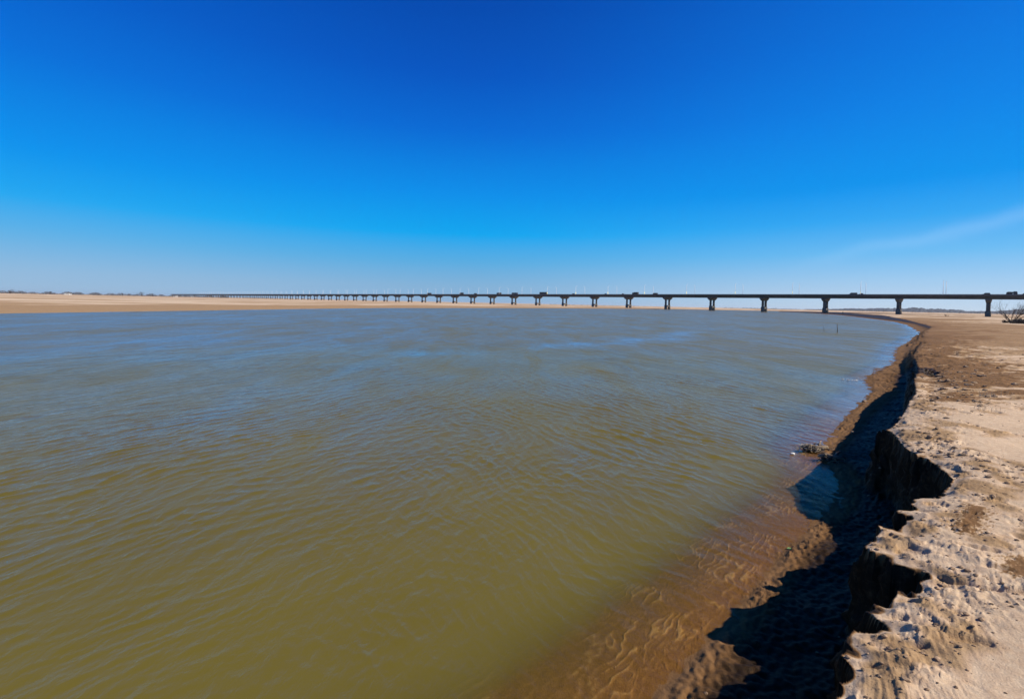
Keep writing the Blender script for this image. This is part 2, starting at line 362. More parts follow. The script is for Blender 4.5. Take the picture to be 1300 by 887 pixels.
class MB:
    def __init__(s): s.v = []; s.f = []
    def add(s, vs, fs):
        n = len(s.v); s.v += [tuple(v) for v in vs]; s.f += [tuple(i + n for i in f) for f in fs]; return s
    def box(s, cx, cy, cz, sx, sy, sz, top=(1, 1)):
        vs = []
        for k, (tx, ty) in ((-1, (1, 1)), (1, top)):
            for a, b in ((-1, -1), (1, -1), (1, 1), (-1, 1)):
                vs.append((cx + a * sx / 2 * tx, cy + b * sy / 2 * ty, cz + k * sz / 2))
        return s.add(vs, [(3, 2, 1, 0), (4, 5, 6, 7), (0, 1, 5, 4), (1, 2, 6, 5), (2, 3, 7, 6), (3, 0, 4, 7)])
    def prism(s, prof, y0, y1):
        """profile in x,z extruded along y"""
        n = len(prof)
        vs = [(x, y0, z) for x, z in prof] + [(x, y1, z) for x, z in prof]
        fs = [tuple(range(n)), tuple(range(2 * n - 1, n - 1, -1))]
        fs += [(i, i + n, (i + 1) % n + n, (i + 1) % n) for i in range(n)]
        return s.add(vs, fs)
    def tube(s, pts, rads, seg=6):
        pts = [Vector(p) for p in pts]; base = len(s.v); n = len(pts)
        for i, p in enumerate(pts):
            t = (pts[min(i + 1, n - 1)] - pts[max(i - 1, 0)])
            t = t.normalized() if t.length > 0 else Vector((0, 0, 1))
            u = t.cross(Vector((0, 0, 1)) if abs(t.z) < .9 else Vector((1, 0, 0))).normalized(); w = t.cross(u)
            for k in range(seg):
                a = 2 * math.pi * k / seg
                q = p + (u * math.cos(a) + w * math.sin(a)) * rads[i]; s.v.append((q.x, q.y, q.z))
        for i in range(n - 1):
            for k in range(seg):
                s.f.append((base + i * seg + k, base + i * seg + (k + 1) % seg, base + (i + 1) * seg + (k + 1) % seg, base + (i + 1) * seg + k))
        s.f.append(tuple(base + k for k in range(seg))[::-1]); s.f.append(tuple(base + (n - 1) * seg + k for k in range(seg)))
        return s
    def cyl(s, p, axis, r, h, seg=16):
        a = Vector(axis).normalized(); p = Vector(p)
        return s.tube([p - a * h / 2, p + a * h / 2], [r, r], seg)
    def blob(s, c, r, sq=(1, 1, 1), jit=.25, sub=1):
        bm = bmesh.new(); bmesh.ops.create_icosphere(bm, subdivisions=sub, radius=1)
        vs = [(c[0] + v.co.x * r * sq[0] * (1 + random.uniform(-jit, jit)), c[1] + v.co.y * r * sq[1] * (1 + random.uniform(-jit, jit)),
               c[2] + v.co.z * r * sq[2] * (1 + random.uniform(-jit, jit))) for v in bm.verts]
        fs = [tuple(v.index for v in f.verts) for f in bm.faces]; bm.free()
        return s.add(vs, fs)
    def build(s, name, m, parent=None, smooth=False):
        me = bpy.data.meshes.new(name); me.from_pydata(s.v, [], s.f); me.update()
        if smooth:
            me.polygons.foreach_set('use_smooth', [True] * len(me.polygons))
        return link(name, me, m, parent)

def grid_mesh(name, X, Y, Z, attrs, wrap):
    na, nr = X.shape
    me = bpy.data.meshes.new(name)
    co = np.stack([X, Y, Z], -1).reshape(-1, 3).astype(np.float32)
    ia = np.arange(na if wrap else na - 1); ir = np.arange(nr - 1)
    A, B = np.meshgrid(ia, ir, indexing='ij'); A2 = (A + 1) % na
    q = np.stack([A * nr + B, A2 * nr + B, A2 * nr + B + 1, A * nr + B + 1], -1).reshape(-1, 4)
    nq = len(q)
    me.vertices.add(len(co)); me.vertices.foreach_set('co', co.ravel())
    me.loops.add(nq * 4); me.loops.foreach_set('vertex_index', np.ascontiguousarray(q).ravel().astype(np.int32))
    me.polygons.add(nq); me.polygons.foreach_set('loop_start', np.arange(0, nq * 4, 4, dtype=np.int32))
    me.polygons.foreach_set('loop_total', np.full(nq, 4, np.int32))
    me.update(calc_edges=True)
    me.polygons.foreach_set('use_smooth', np.ones(nq, bool))
    for k, v in attrs.items():
        at = me.attributes.new(k, 'FLOAT', 'POINT'); at.data.foreach_set('value', v.ravel().astype(np.float32))
    me.update()
    return me

def logr(a, b, k):
    n = int(math.ceil(math.log(b / a) / k)); return a * np.exp(np.linspace(0, 1, n, endpoint=False) * math.log(b / a))

# ------------------------------------------------------------------ ground : one sheet from underfoot to the horizon
az = np.concatenate([np.arange(-180, -56, 2.), np.arange(-56, 12, .4), np.arange(12, 50, .06), np.arange(50, 64, .14), np.arange(64, 180, 2.)])
rr = np.concatenate([[.01], logr(.3, 1.4, .03), logr(1.4, 40, .0045), logr(40, 700, .010), logr(700, 12000, .05), [12000.]])
A, Rr = np.meshgrid(np.radians(az), rr, indexing='ij')
X = Rr * np.sin(A); Y = Rr * np.cos(A)
z, damp_shade, clod, s_, ns_ = terrain(X, Y)
fc = np.clip(terrain.face * 1.5, 0, 1) * (1 - sm(20, 45, Rr))
u_ = (X + Y) * .7071
dn_ = fc * (.055 * gn(u_ / .22 + z / .5, z / .16, 201) + .03 * gn(u_ / .08, z / .06, 202) + .05 * gn(u_ / 3, z / .10, 203))
X = X - dn_ * .8; Y = Y + dn_ * .6
z = np.where(Rr > 2500, np.maximum(z, .9), z)
gme = grid_mesh('ground', X, Y, z, {'damp_shade': damp_shade}, True)
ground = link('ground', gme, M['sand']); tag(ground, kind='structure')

def ground_z(x, y):
    a = np.array([float(x)]); b = np.array([float(y)])
    return float(terrain(a, b, False)[0][0])

# ------------------------------------------------------------------ water : real wavelets near by, fine bump beyond
az = np.concatenate([np.arange(-140, -54, 1.5), np.arange(-54, 50, .12), np.arange(50, 80, 1.5)])
rr = np.concatenate([logr(.6, 2.2, .03), logr(2.2, 110, .0042), logr(110, 1200, .03), [1200.]])
A, Rr = np.meshgrid(np.radians(az), rr, indexing='ij')
X = Rr * np.sin(A); Y = Rr * np.cos(A)
gz, _, _, sw, nsw = terrain(X, Y, False)
depth = np.maximum(-gz, 0)
rng = np.random.RandomState(5)
Zw = np.zeros_like(X)
# two wind trains that swing along the bank
wR = sm(-6.5, 3.0, X - .12 * Y + 1.2 * gn(X / 5, Y / 5, 90)); wL = 1 - wR
qx = X + .25 * gn(X / 1.7, Y / 1.7, 91) + .6 * gn(X / 6, Y / 6, 92); qy = Y + .25 * gn(X / 1.7, Y / 1.7, 93) + .6 * gn(X / 6, Y / 6, 94)
for train, (ang, wt) in enumerate(((32, wR), (-42, .75 * wL), (-5, .35 * np.ones_like(X)))):
    for i in range(34):
        lam = .10 * (5.5 ** rng.rand()) if i < 27 else .5 * (5 ** rng.rand())
        th = R(ang + rng.randn() * 15)
        k = 2 * np.pi / lam; ph = rng.rand() * 6.28
        amp = lam * (.0150 if lam < .3 else .0075 if lam < .7 else .0018)
        att = sm(2.2, 5.0, lam / (.0046 * Rr + 1e-6))
        # groups : short crested
        grp = np.clip(.35 + 1.6 * gn(X / (lam * 5) + i * 3.1, Y / (lam * 5) + 7 * train, 95 + i), 0, 1.6)
        a_ = k * (qx * math.cos(th) + qy * math.sin(th)) + ph
        sn = np.sin(a_)
        crest = (np.exp(sn * 2.0) - 2.28) * .30          # peaky crests, flat troughs
        Zw += amp * att * wt * grp * crest
gust = .80 + .4 * sm(-.3, .4, fbm(X / 9, Y / 9, 3, 130))
calm = .45 + .55 * sm(.05, .5, depth)
Zw = Zw * gust * calm
turb = 1 - np.exp(-np.maximum(depth - .015, 0) * 4.0 - np.maximum(depth - .11, 0) * 14)
turb = np.where(nsw, turb, np.clip(turb + .5, 0, 1))
fb = sm(12, 45, Rr) * (.45 + .55 * np.clip(depth / .3, 0, 1)) * 1.5
leftish = sm(.25, -.75, X / (Rr + .01)) if False else 1 - sm(-.75, .15, X / (Rr + .01) + .12 * gn(X / 25, Y / 25, 140))
reflect_ = .80 - .45 * np.exp(-depth / .12) * (1 - sm(8, 16, Rr)) + .20 * sm(8, 40, Rr) - sm(6, 40, Rr) * (.48 - .26 * leftish)  # sky reflection strength painted in by position: weaker afar, stronger left
slick = np.exp(-(seg_dist(X + 1.5 * gn(X / 6, Y / 6, 150), Y + 1.2 * gn(X / 5, Y / 5, 151), [(-4.4, 26.4), (-.2, 30.2), (6.5, 36.9), (12, 41), (20, 56)]) / (1.1 + Rr * .018)) ** 2) * (.55 + .45 * sm(-.3, .3, gn(X / 5, Y / 5, 152)))
edge_calm = np.where(nsw, np.exp(-np.maximum(depth, 0) / .22) * sm(8, 16, Rr), 0)
reflect_ = np.clip(reflect_ + .5 * edge_calm + .40 * slick, 0, 1.1)
wme = grid_mesh('water', X, Y, Zw, {'turbidity': turb, 'far_bump': fb, 'reflect_gain': reflect_}, False)
water = link('water', wme, M['water']); tag(water, kind='structure')

# ------------------------------------------------------------------ bridge
P0 = Vector((339.9, 337.6, 0)); D = Vector((-.6763, .7366, 0)); NN = Vector((.7366, .6763, 0)); SPAN = 49.9
BROT = math.atan2(D.y, D.x)          # local +x runs along the bridge away from us ; local -y is the far side -> use side sign
bridge = empty('road_bridge', P0, BROT)
tag(bridge, 'very long dark concrete road bridge on twin column piers crossing the river to the horizon', 'bridge')
# in local space: x along D ; y = left of D. near side (towards camera) is +y
LX0, LX1 = -3.2 * SPAN, 80 * SPAN
def extr(prof, name, m):
    mb = MB(); n = len(prof)
    xs = [LX0 + (LX1 - LX0) * i / 60 for i in range(61)]
    vs = [(x, y, z) for x in xs for y, z in prof]; fs = []
    for i in range(60):
        for j in range(n):
            fs.append((i * n + j, i * n + (j + 1) % n, (i + 1) * n + (j + 1) % n, (i + 1) * n + j))
    fs.append(tuple(range(n))[::-1]); fs.append(tuple(60 * n + j for j in range(n)))
    mb.add(vs, fs); return mb.build(name, m, bridge)
extr([(-9.2, 15.1), (-9.2, 15.45), (9.2, 15.45), (9.2, 15.1), (7.4, 14.9), (-7.4, 14.9)], 'deck_slab', M['concrete'])
extr([(-8.3, 15.454), (-8.3, 15.50), (8.3, 15.50), (8.3, 15.454)], 'road_surface', M['asphalt'])
for sgn in (1, -1):
    extr([(sgn * 9.25, 15.2), (sgn * 9.25, 16.25), (sgn * 8.95, 16.25), (sgn * 8.95, 15.453)][::sgn], 'parapet', M['rail'])
    # hand rail with posts on top of the parapet
    mb = MB(); x = LX0
    mb.tube([(LX0, sgn * 9.1, 16.52), (LX1, sgn * 9.1, 16.52)], [.045, .045], 5)
    while x < 25 * SPAN:
        mb.box(x, sgn * 9.1, 16.38, .09, .09, .27); x += 2.5
    mb.build('handrail', M['rail'], bridge)
for yy in (-6.2, -3.1, 0, 3.1, 6.2):
    extr([(yy - .42, 13.35), (yy - .42, 13.0), (yy + .42, 13.0), (yy + .42, 13.35), (yy + .16, 13.5), (yy + .16, 14.903), (yy - .16, 14.903), (yy - .16, 13.5)], 'girder', M['concrete'])
def make_pier():
    # local : x along bridge, y across
    e = bpy.data.objects.new('pier', None); COL.objects.link(e)
    mb = MB()
    prof = [(-8.2, 13.0), (-8.2, 12.1), (-4.7, 10.3), (4.7, 10.3), (8.2, 12.1), (8.2, 13.0)]
    w0, w1 = 1.1, 1.55
    n = len(prof); vs = []
    for sx in (-1, 1):
        for (y, zz) in prof:
            w = w0 + (w1 - w0) * (zz - 10.3) / 2.7
            vs.append((sx * w, y, zz))
    fs = [tuple(range(n)), tuple(range(2 * n - 1, n - 1, -1))] + [(i, i + n, (i + 1) % n + n, (i + 1) % n) for i in range(n)]
    mb.add(vs, fs); cap = mb.build('cap_beam', M['pier'], e)
    for sgn in (-1, 1):
        c = MB(); c.tube([(0, sgn * 3.6, 4.8), (0, sgn * 3.6, 10.3)], [1.05, 1.05], 20); co = c.build('column', M['pier'], e, True)
        c = MB(); c.tube([(0, sgn * 3.6, -2.5), (0, sgn * 3.6, 4.3), (0, sgn * 3.6, 4.8)], [1.5, 1.5, 1.06], 20); c.build('footing', M['pier'], e, True)
    c = MB(); c.box(0, 0, 3.55, 1.5, 5.2, 1.5); c.build('tie_beam', M['pier'], e)
    return e
pier0 = make_pier(); pier0.parent = bridge; pier0.location = (-2 * SPAN, 0, 0)
pkids = list(pier0.children)
far_me = None
for k in range(-1, 80):
    if k < 42:
        o = pier0.copy(); COL.objects.link(o); o.parent = bridge; o.location = (k * SPAN, 0, 0)
        for ch in pkids:
            c = ch.copy(); COL.objects.link(c); c.parent = o
    else:
        if far_me is None:
            mb = MB()
            mb.add([(sx * 1.3, y, zz) for sx in (-1, 1) for (y, zz) in [(-8.2, 13.0), (-8.2, 12.1), (-4.7, 10.3), (4.7, 10.3), (8.2, 12.1), (8.2, 13.0)]],
                   [tuple(range(6)), tuple(range(11, 5, -1))] + [(i, i + 6, (i + 1) % 6 + 6, (i + 1) % 6) for i in range(6)])
            for sgn in (-1, 1): mb.tube([(0, sgn * 3.6, -2.5), (0, sgn * 3.6, 10.3)], [1.3, 1.1], 8)
            f = mb.build('pier', M['pier'], bridge); far_me = f; f.location = (k * SPAN, 0, 0)
        else:
            f = far_me.copy(); COL.objects.link(f); f.parent = bridge; f.location = (k * SPAN, 0, 0)

# ---- lamps
def make_lamp(panel):
    e = empty('street_lamp', (0, 0, 0))
    mb = MB(); mb.tube([(0, 0, 0), (0, 0, .5), (0, 0, 10.0)], [.24, .19, .12], 8); mb.build('pole', M['lamp_metal'], e, True)
    mb = MB(); mb.tube([(0, 0, 10.0), (0, -.4, 10.45), (0, -1.3, 10.75), (0, -2.0, 10.8)], [.07, .055, .05, .045], 6); mb.build('arm', M['lamp_metal'], e, True)
    mb = MB(); mb.box(0, -2.3, 10.8, .34, .8, .16, (.6, .8)); mb.build('lamp_head', M['lamp_head'], e)
    if panel:
        mb = MB(); mb.box(0, 0, 1.9, .12, 1.5, 2.1); pn = mb.build('panel', M['panel'], e)
        mb = MB(); mb.box(.1, 0, 1.2, .08, .6, .06); mb.box(.1, 0, 2.6, .08, .6, .06); mb.build('bracket', M['lamp_metal'], pn)
    return e
def copy_tree(o, parent=None):
    c = o.copy(); COL.objects.link(c); c.parent = parent
    for ch in list(o.children): copy_tree(ch, c)
    return c
lp = {True: make_lamp(True), False: make_lamp(False)}; used = set()
LAMP_LABEL = {'panel': 'pale street lamp with a yellowish panel low on its pole',
              'near': 'slim pale street lamp without a panel on the near parapet of the bridge',
              'far': 'slim pale street lamp along the far parapet of the bridge, arm over the road'}
for n in range(-2, 60):
    for side in (1, -1):
        s = (.47 + n) * SPAN
        panel = side == 1 and -1 <= n <= 8 and n != 0
        key = panel
        if key not in used: o = lp[key]; used.add(key)
        else: o = copy_tree(lp[key])
        p = P0 + D * s - NN * (9.1 * side); p.z = 15.95
        o.location = p; o.rotation_euler.z = BROT + (0 if side == 1 else math.pi)
        kk = 'panel' if panel else ('near' if side == 1 else 'far')
        tag(o, LAMP_LABEL[kk], 'street lamp', {'panel': 'street lamps with yellowish panels', 'near': 'plain street lamps on the near parapet', 'far': 'street lamps on the far parapet'}[kk])
        if side == 1 and n == 0: tag(o, 'tall panel-less street lamp between the two nearest piers, on the near parapet'); 

# ---- vehicles on the deck ; local +x forward
def wheels(e, xs, half, r=.33):
    for x in xs:
        for sg in (-1, 1):
            mb = MB(); mb.cyl((x, sg * half, r), (0, 1, 0), r, .24, 18); w = mb.build('wheel', M['rubber'], e, False)
            mb = MB(); mb.cyl((x, sg * (half + .125), r), (0, 1, 0), r * .58, .03, 12); mb.build('rim', M['rim'], w)
def lights(e, x0, x1, half, zz):
    for sg in (-1, 1):
        mb = MB(); mb.box(x1, sg * half, zz, .06, .34, .16); mb.build('headlight', M['lamp_head'], e)
        mb = MB(); mb.box(x0, sg * half, zz + .1, .06, .26, .18); mb.build('tail_light', M['paint_red'], e)
def car(m, l=4.6, h=1.5, w=1.8, suv=False):
    e = empty('parked', (0, 0, 0)); e.name = 'car'
    a = l / 2; hb = h * .56
    mb = MB(); mb.prism([(-a, .28), (a, .28), (a + .02, hb * .75), (a * .45, hb), (-a * .85, hb + .02), (-a, hb * .9)], -w / 2, w / 2); mb.build('body', m, e)
    if suv: cp = [(-a * .93, hb), (a * .45, hb), (a * .15, h - .04), (-a * .05, h), (-a * .75, h - .02), (-a * .88, h - .15)]
    else: cp = [(-a * .80, hb), (a * .42, hb), (a * .10, h - .04), (-a * .12, h), (-a * .42, h - .03)]
    mb = MB(); mb.prism(cp, -w / 2 + .12, w / 2 - .12); cb = mb.build('cabin', m, e)
    gp = [(p[0] * .90, hb + .06 + (p[1] - hb) * .80) for p in cp]
    for sg in (-1, 1):
        mb = MB(); y = sg * (w / 2 - .11); mb.prism(gp, y - .012, y + .012); mb.build('side_window', M['glass'], cb)
    wheels(e, (-a * .62, a * .62), w / 2 - .1); lights(e, -a, a, w / 2 - .3, hb * .75)
    return e
def van(m, l=5.4, h=2.2, w=1.95):
    e = empty('van', (0, 0, 0)); a = l / 2
    mb = MB(); mb.prism([(-a, .3), (a, .3), (a, 1.0), (a * .82, 1.15), (a * .55, h - .05), (a * .3, h), (-a + .1, h), (-a, h - .2)], -w / 2, w / 2); b = mb.build('body', m, e)
    for sg in (-1, 1):
        mb = MB(); y = sg * (w / 2 + .01); mb.prism([(-a * .85, 1.25), (a * .6, 1.25), (a * .45, h - .3), (-a * .85, h - .3)], y - .01, y + .01); mb.build('side_window', M['glass'], b)
    wheels(e, (-a * .6, a * .6), w / 2 - .1); lights(e, -a, a, w / 2 - .3, .8)
    return e
def coach(m, l=12, h=3.5, w=2.5, name='bus'):
    e = empty(name, (0, 0, 0)); a = l / 2
    mb = MB(); mb.prism([(-a, .35), (a, .35), (a + .08, 1.2), (a - .15, h - .2), (a - .5, h), (-a + .2, h), (-a, h - .3)], -w / 2, w / 2); b = mb.build('body', m, e)
    for sg in (-1, 1):
        for i in range(6):
            mb = MB(); x = -a + .9 + i * (l - 1.4) / 6; mb.box(x + .7, sg * (w / 2 + .008), 2.25, (l - 1.4) / 6 - .15, .02, .95); mb.build('window', M['glass'], e)
    mb = MB(); mb.box(a - .02, 0, 2.1, .14, w * .85, 1.3); mb.build('windscreen', M['glass'], e)
    wheels(e, (-a * .55, a * .6), w / 2 - .12, .5); lights(e, -a, a + .04, w / 2 - .35, .8)
    return e
def truck(m, ml, l=12, h=3.9, w=2.5, load='box'):
    e = empty('truck', (0, 0, 0)); a = l / 2
    mb = MB(); mb.prism([(a - 2.1, .6), (a, .6), (a, 1.5), (a - .12, 1.7), (a - .35, 2.9), (a - 2.0, 3.0)], -w / 2, w / 2); c = mb.build('cab', m, e)
    mb = MB(); mb.box(a - .21, 0, 2.15, .3, w * .84, .75); mb.build('windscreen', M['glass'], c)
    mb = MB(); mb.box(-1.0, 0, .95, l - 2.2, 1.0, .25); mb.build('chassis', M['paint_black'], e)
    if load == 'box':
        mb = MB(); mb.box(-1.15, 0, (h + 1.1) / 2, l - 2.5, w, h - 1.1); mb.build('cargo_box', ml, e)
    elif load == 'lumpy':
        mb = MB(); mb.box(-1.15, 0, 1.35, l - 2.5, w, .55); mb.build('flatbed', m, e)
        mb = MB()
        for i in range(9): mb.blob((-a + .8 + i * (l - 3.3) / 8, random.uniform(-.4, .4), 1.9 + random.random() * .4), .7, (1, 1.2, .9), .15, 2)
        mb.build('load', ml, e)
    wheels(e, (-a * .75, -a * .45, a * .72), w / 2 - .12, .5)
    lights(e, -a + .02, a + .02, w / 2 - .35, .9)
    return e
def put(o, s, lane, away, label, cat):
    # lane : metres towards the far side
    p = P0 + D * s + NN * lane; p.z = 15.502
    o.location = p; o.rotation_euler.z = BROT + (0 if away else math.pi)
    tag(o, label, cat, 'vehicles crossing the bridge')
def s_of(x, o):
    q = (x - 650) / 600.
    return (P0.x + NN.x * o - q * (P0.y + NN.y * o)) / (-D.x + D.y * q)
put(car(M['paint_black'], 5.0, 2.0, 1.9, True), s_of(1250, -3.0), -3.0, True, 'dark rounded car on the bridge directly above the nearest pier', 'car')
put(truck(M['paint_dark'], M['tarp'], 5.6, 2.8, 2.0, 'lumpy'), s_of(1283, -3.4), -3.4, False, 'small dark truck with a lumpy load on the bridge near the right edge', 'truck')
put(van(M['paint_dark'], 5.6, 2.25), s_of(1082, -3.2), -3.2, True, 'long dark van on the bridge just left of a grey saloon car', 'van')
put(car(M['paint_grey'], 4.5, 1.85, 1.8), s_of(1092, -3.2), -3.2, True, 'dark grey saloon car close behind the long dark van on the bridge', 'car')
put(car(M['paint_black'], 4.6, 1.75, 1.8), s_of(1299, -3.2), -3.2, True, 'black car cut by the right edge of the picture at the end of the bridge', 'car')
put(truck(M['paint_black'], M['tarp'], 7.5, 3.3, 2.4, 'box'), s_of(806, -3.2), -3.2, True, 'short dark box truck on the bridge just right of a pier in mid river', 'truck')
put(coach(M['paint_black'], 13.5, 3.9), s_of(689.5, -3.2), -3.2, True, 'long tall black coach, biggest vehicle on the distant middle of the bridge', 'bus')
put(car(M['paint_black'], 4.6, 1.9, 1.8, True), s_of(727, -3.2), -3.2, True, 'black car following well behind the long coach on the bridge', 'car')
put(car(M['paint_dark'], 4.6, 1.8, 1.8), s_of(768, -3.2), -3.2, True, 'dark blue car midway between the coach and the short box truck', 'car')
put(car(M['paint_grey'], 4.6, 1.8, 1.8), s_of(790, -3.2), -3.2, True, 'dark grey car just left of the short box truck on the bridge', 'car')
put(van(M['paint_black'], 5.6, 2.4), s_of(831, -3.2), -3.2, True, 'black van right of the short box truck, beside a lamp with a panel', 'van')
put(coach(M['paint_dark'], 11, 3.2), s_of(653, -3.2), -3.2, True, 'dark blue bus on the bridge left of the long black coach', 'bus')
put(truck(M['paint_black'], M['tarp'], 9, 3.3, 2.4, 'box'), s_of(633, -3.2), -3.2, True, 'dark box truck two vehicles left of the long black coach', 'truck')
put(truck(M['paint_dark'], M['paint_black'], 9, 3.6, 2.4, 'box'), s_of(585.5, -3.2), -3.2, True, 'tiny dark box truck far down the bridge, middle of the three farthest vehicles', 'truck')
put(coach(M['paint_black'], 11, 3.3), s_of(544.5, -3.2), -3.2, True, 'tiny black bus on the bridge, farthest vehicle that can be seen', 'bus')
put(van(M['paint_black'], 6, 2.6), s_of(603, -3.2), -3.2, True, 'tiny black van far down the bridge, nearest of the three farthest vehicles', 'van')

# ------------------------------------------------------------------ far hills and woods
def ridge(name, az0, az1, dist, hfun, m, depth=260, n=420, kind='structure'):
    vs = []; fs = []
    rows = 5
    for i in range(n + 1):
        a = R(az0 + (az1 - az0) * i / n); h = hfun(i / n, math.degrees(a))
        for j in range(rows):
            d = dist + depth * j / (rows - 1)
            hz = h * math.sin(math.pi * (.06 + .88 * j / (rows - 1)) ** .8) if 0 < j < rows - 1 else -1
            hz = hz * (1 + .1 * random.uniform(-1, 1))
            vs.append((d * math.sin(a), d * math.cos(a), hz))
    for i in range(n):
        for j in range(rows - 1):
            q = i * rows + j; fs.append((q, q + rows, q + rows + 1, q + 1))
    me = bpy.data.meshes.new(name); me.from_pydata(vs, [], fs); me.update()
    o = link(name, me, m); tag(o, kind=kind); return o
def n1(t, f, sd=0): return float(gn(np.array([t * f + sd]), np.array([sd * 3.3]), sd)[0])
def hillh(t, a):
    h = 22 + 9 * n1(t, 9, 3) + 7 * n1(t, 31, 4) + 4 * n1(t, 110, 5)
    return max(2, h * min(1, max(.12, (a - 30) / 9)))
ridge('hills', 26, 62, 3600, hillh, M['hill'], 500, 520)

def woodland(name, az0, az1, dist, n, h0, h1, m, seed):
    """a far belt of bare winter trees that reads as one mass"""
    rnd = random.Random(seed); mb = MB()
    vs = []; fs = []
    for i in range(n):
        a = R(az0 + (az1 - az0) * rnd.random()); d = dist + rnd.uniform(-60, 90)
        cx, cy = d * math.sin(a), d * math.cos(a)
        env = .72 + .28 * n1(math.degrees(a), 1.7, 7) * 2
        h = max(1.5, (h0 + (h1 - h0) * rnd.random()) * max(.3, env))
        for q in range(9):
            t = rnd.random(); w = h * .42 * math.sin(math.pi * min(1, .15 + .8 * t))
            px = cx + rnd.uniform(-w, w); py = cy + rnd.uniform(-w, w); pz = .8 + h * (.1 + .85 * t); s = h * .13
            b = len(vs)
            for k in range(3): vs.append((px + rnd.uniform(-s, s) * 1.3, py + rnd.uniform(-s, s), pz + rnd.uniform(-s, s)))
            fs.append((b, b + 1, b + 2))
    me = bpy.data.meshes.new(name); me.from_pydata(vs, [], fs); me.update()
    o = link(name, me, m); tag(o, kind='stuff'); return o
tag(woodland('distant_woodland', -60, -31, 1500, 3600, 4.5, 8.5, M['hazy_tree'], 3), 'low brown belt of bare trees along the horizon beyond the left sandbar', 'woodland', kind='stuff')
tag(woodland('distant_scrub', 24, 58, 2300, 1700, 3.0, 8.0, M['hazy_tree'], 4), 'thin dark line of scrub along the foot of the far blue hills', 'scrub', kind='stuff')
tag(woodland('sandbar_scrub', 4.5, 15, 1300, 500, 1.2, 3.4, M['hazy_tree'], 6), 'low dark scrub on the sandbar seen under the middle of the bridge', 'scrub', kind='stuff')

# ------------------------------------------------------------------ trees and shrubs with trunk and twigs
def branchy(e, h, spread, n_stem, depth, m_trunk, m_twig, r0, rnd, up=.8, twigname='crown'):
    tr = MB(); tw = MB()
    def grow(p, d, l, r, lev):
        pts = [p]; q = p.copy(); dd = d.copy(); nseg = 4
        for i in range(nseg):
            dd = (dd + Vector((rnd.uniform(-.25, .25), rnd.uniform(-.25, .25), rnd.uniform(-.08, .16)))).normalized()
            q = q + dd * l / nseg; pts.append(q.copy())
        rs = [r * (1 - .55 * i / nseg) for i in range(nseg + 1)]
        (tr if lev < 2 else tw).tube(pts, rs, 5 if lev < 2 else 3)
        if lev < depth:
            for i in range(rnd.randint(3, 5)):
                t = rnd.randint(1, nseg); side = Vector((rnd.uniform(-1, 1), rnd.uniform(-1, 1), rnd.uniform(-.1, 1))).normalized()
                nd = (dd * .75 + side * .85).normalized()
                grow(pts[t].copy(), nd, l * rnd.uniform(.45, .72), rs[t] * .6, lev + 1)
    for i in range(n_stem):
        a = rnd.random() * 6.28; o = Vector((math.cos(a), math.sin(a), 0)) * spread * .15 * rnd.random()
        d = Vector((math.cos(a) * (1 - up), math.sin(a) * (1 - up), up)).normalized()
        grow(o, d, h * rnd.uniform(.42, .55), r0, 0)
    tr.build('trunk', m_trunk, e, True); tw.build(twigname, m_twig, e)
rnd = random.Random(21)
sh = empty('bare_shrub', (137.5, 129.9, ground_z(137.5, 129.9) - .05))
branchy(sh, 7.6, 3, 9, 4, M['bark'], M['twig'], .085, rnd, .62, 'twigs')
tag(sh, 'tall leafless brown shrub beside the bridge at the right edge of the picture', 'shrub')
def scrub(x, y, w, h, label, n=900, seed=1):
    rn = random.Random(seed); e = empty('low_scrub', (x, y, ground_z(x, y) - .05)); tag(e, label, 'scrub', 'dark scrub heaps under the bare shrub')
    st = MB(); tw = MB()
    for i in range(46):
        a = rn.random() * 6.28; rr_ = w * math.sqrt(rn.random()) * .5; p = Vector((rr_ * math.cos(a), rr_ * math.sin(a) * .7, 0))
        hh = h * (1 - (rr_ / (w * .55)) ** 2) * rn.uniform(.6, 1.1) + .15
        q = p + Vector((rn.uniform(-.5, .5), rn.uniform(-.5, .5), hh))
        st.tube([p, (p + q) / 2 + Vector((rn.uniform(-.1, .1), 0, 0)), q], [.035, .025, .01], 4)
        for j in range(n // 46):
            t = rn.uniform(.15, 1); b = p.lerp(q, t); d = Vector((rn.uniform(-1, 1), rn.uniform(-1, 1), rn.uniform(-.2, .8))).normalized() * rn.uniform(.25, .7)
            tw.tube([b, b + d], [.022, .008], 3)
    st.build('stems', M['bark'], e); tw.build('twigs', M['scrub'], e)
scrub(135.0, 126.0, 7.5, 1.3, 'low dark scrub heap spreading at the foot of the tall leafless shrub', 1500, 5)
scrub(128.5, 118.5, 6.5, 1.1, 'lower nearer dark scrub heap cut by the right edge of the picture', 1300, 6)
scrub(136.5, 123.5, 7.0, 1.6, 'dense dark scrub heap behind the nearer one at the right edge', 1500, 8)
b = empty('small_bush', (262, 285, ground_z(262, 285)))
branchy(b, 2.0, 2, 7, 3, M['bark'], M['scrub'], .07, rnd, .4, 'twigs'); tag(b, 'tiny dark round bush alone on the pale sand left of the nearest pier', 'bush')

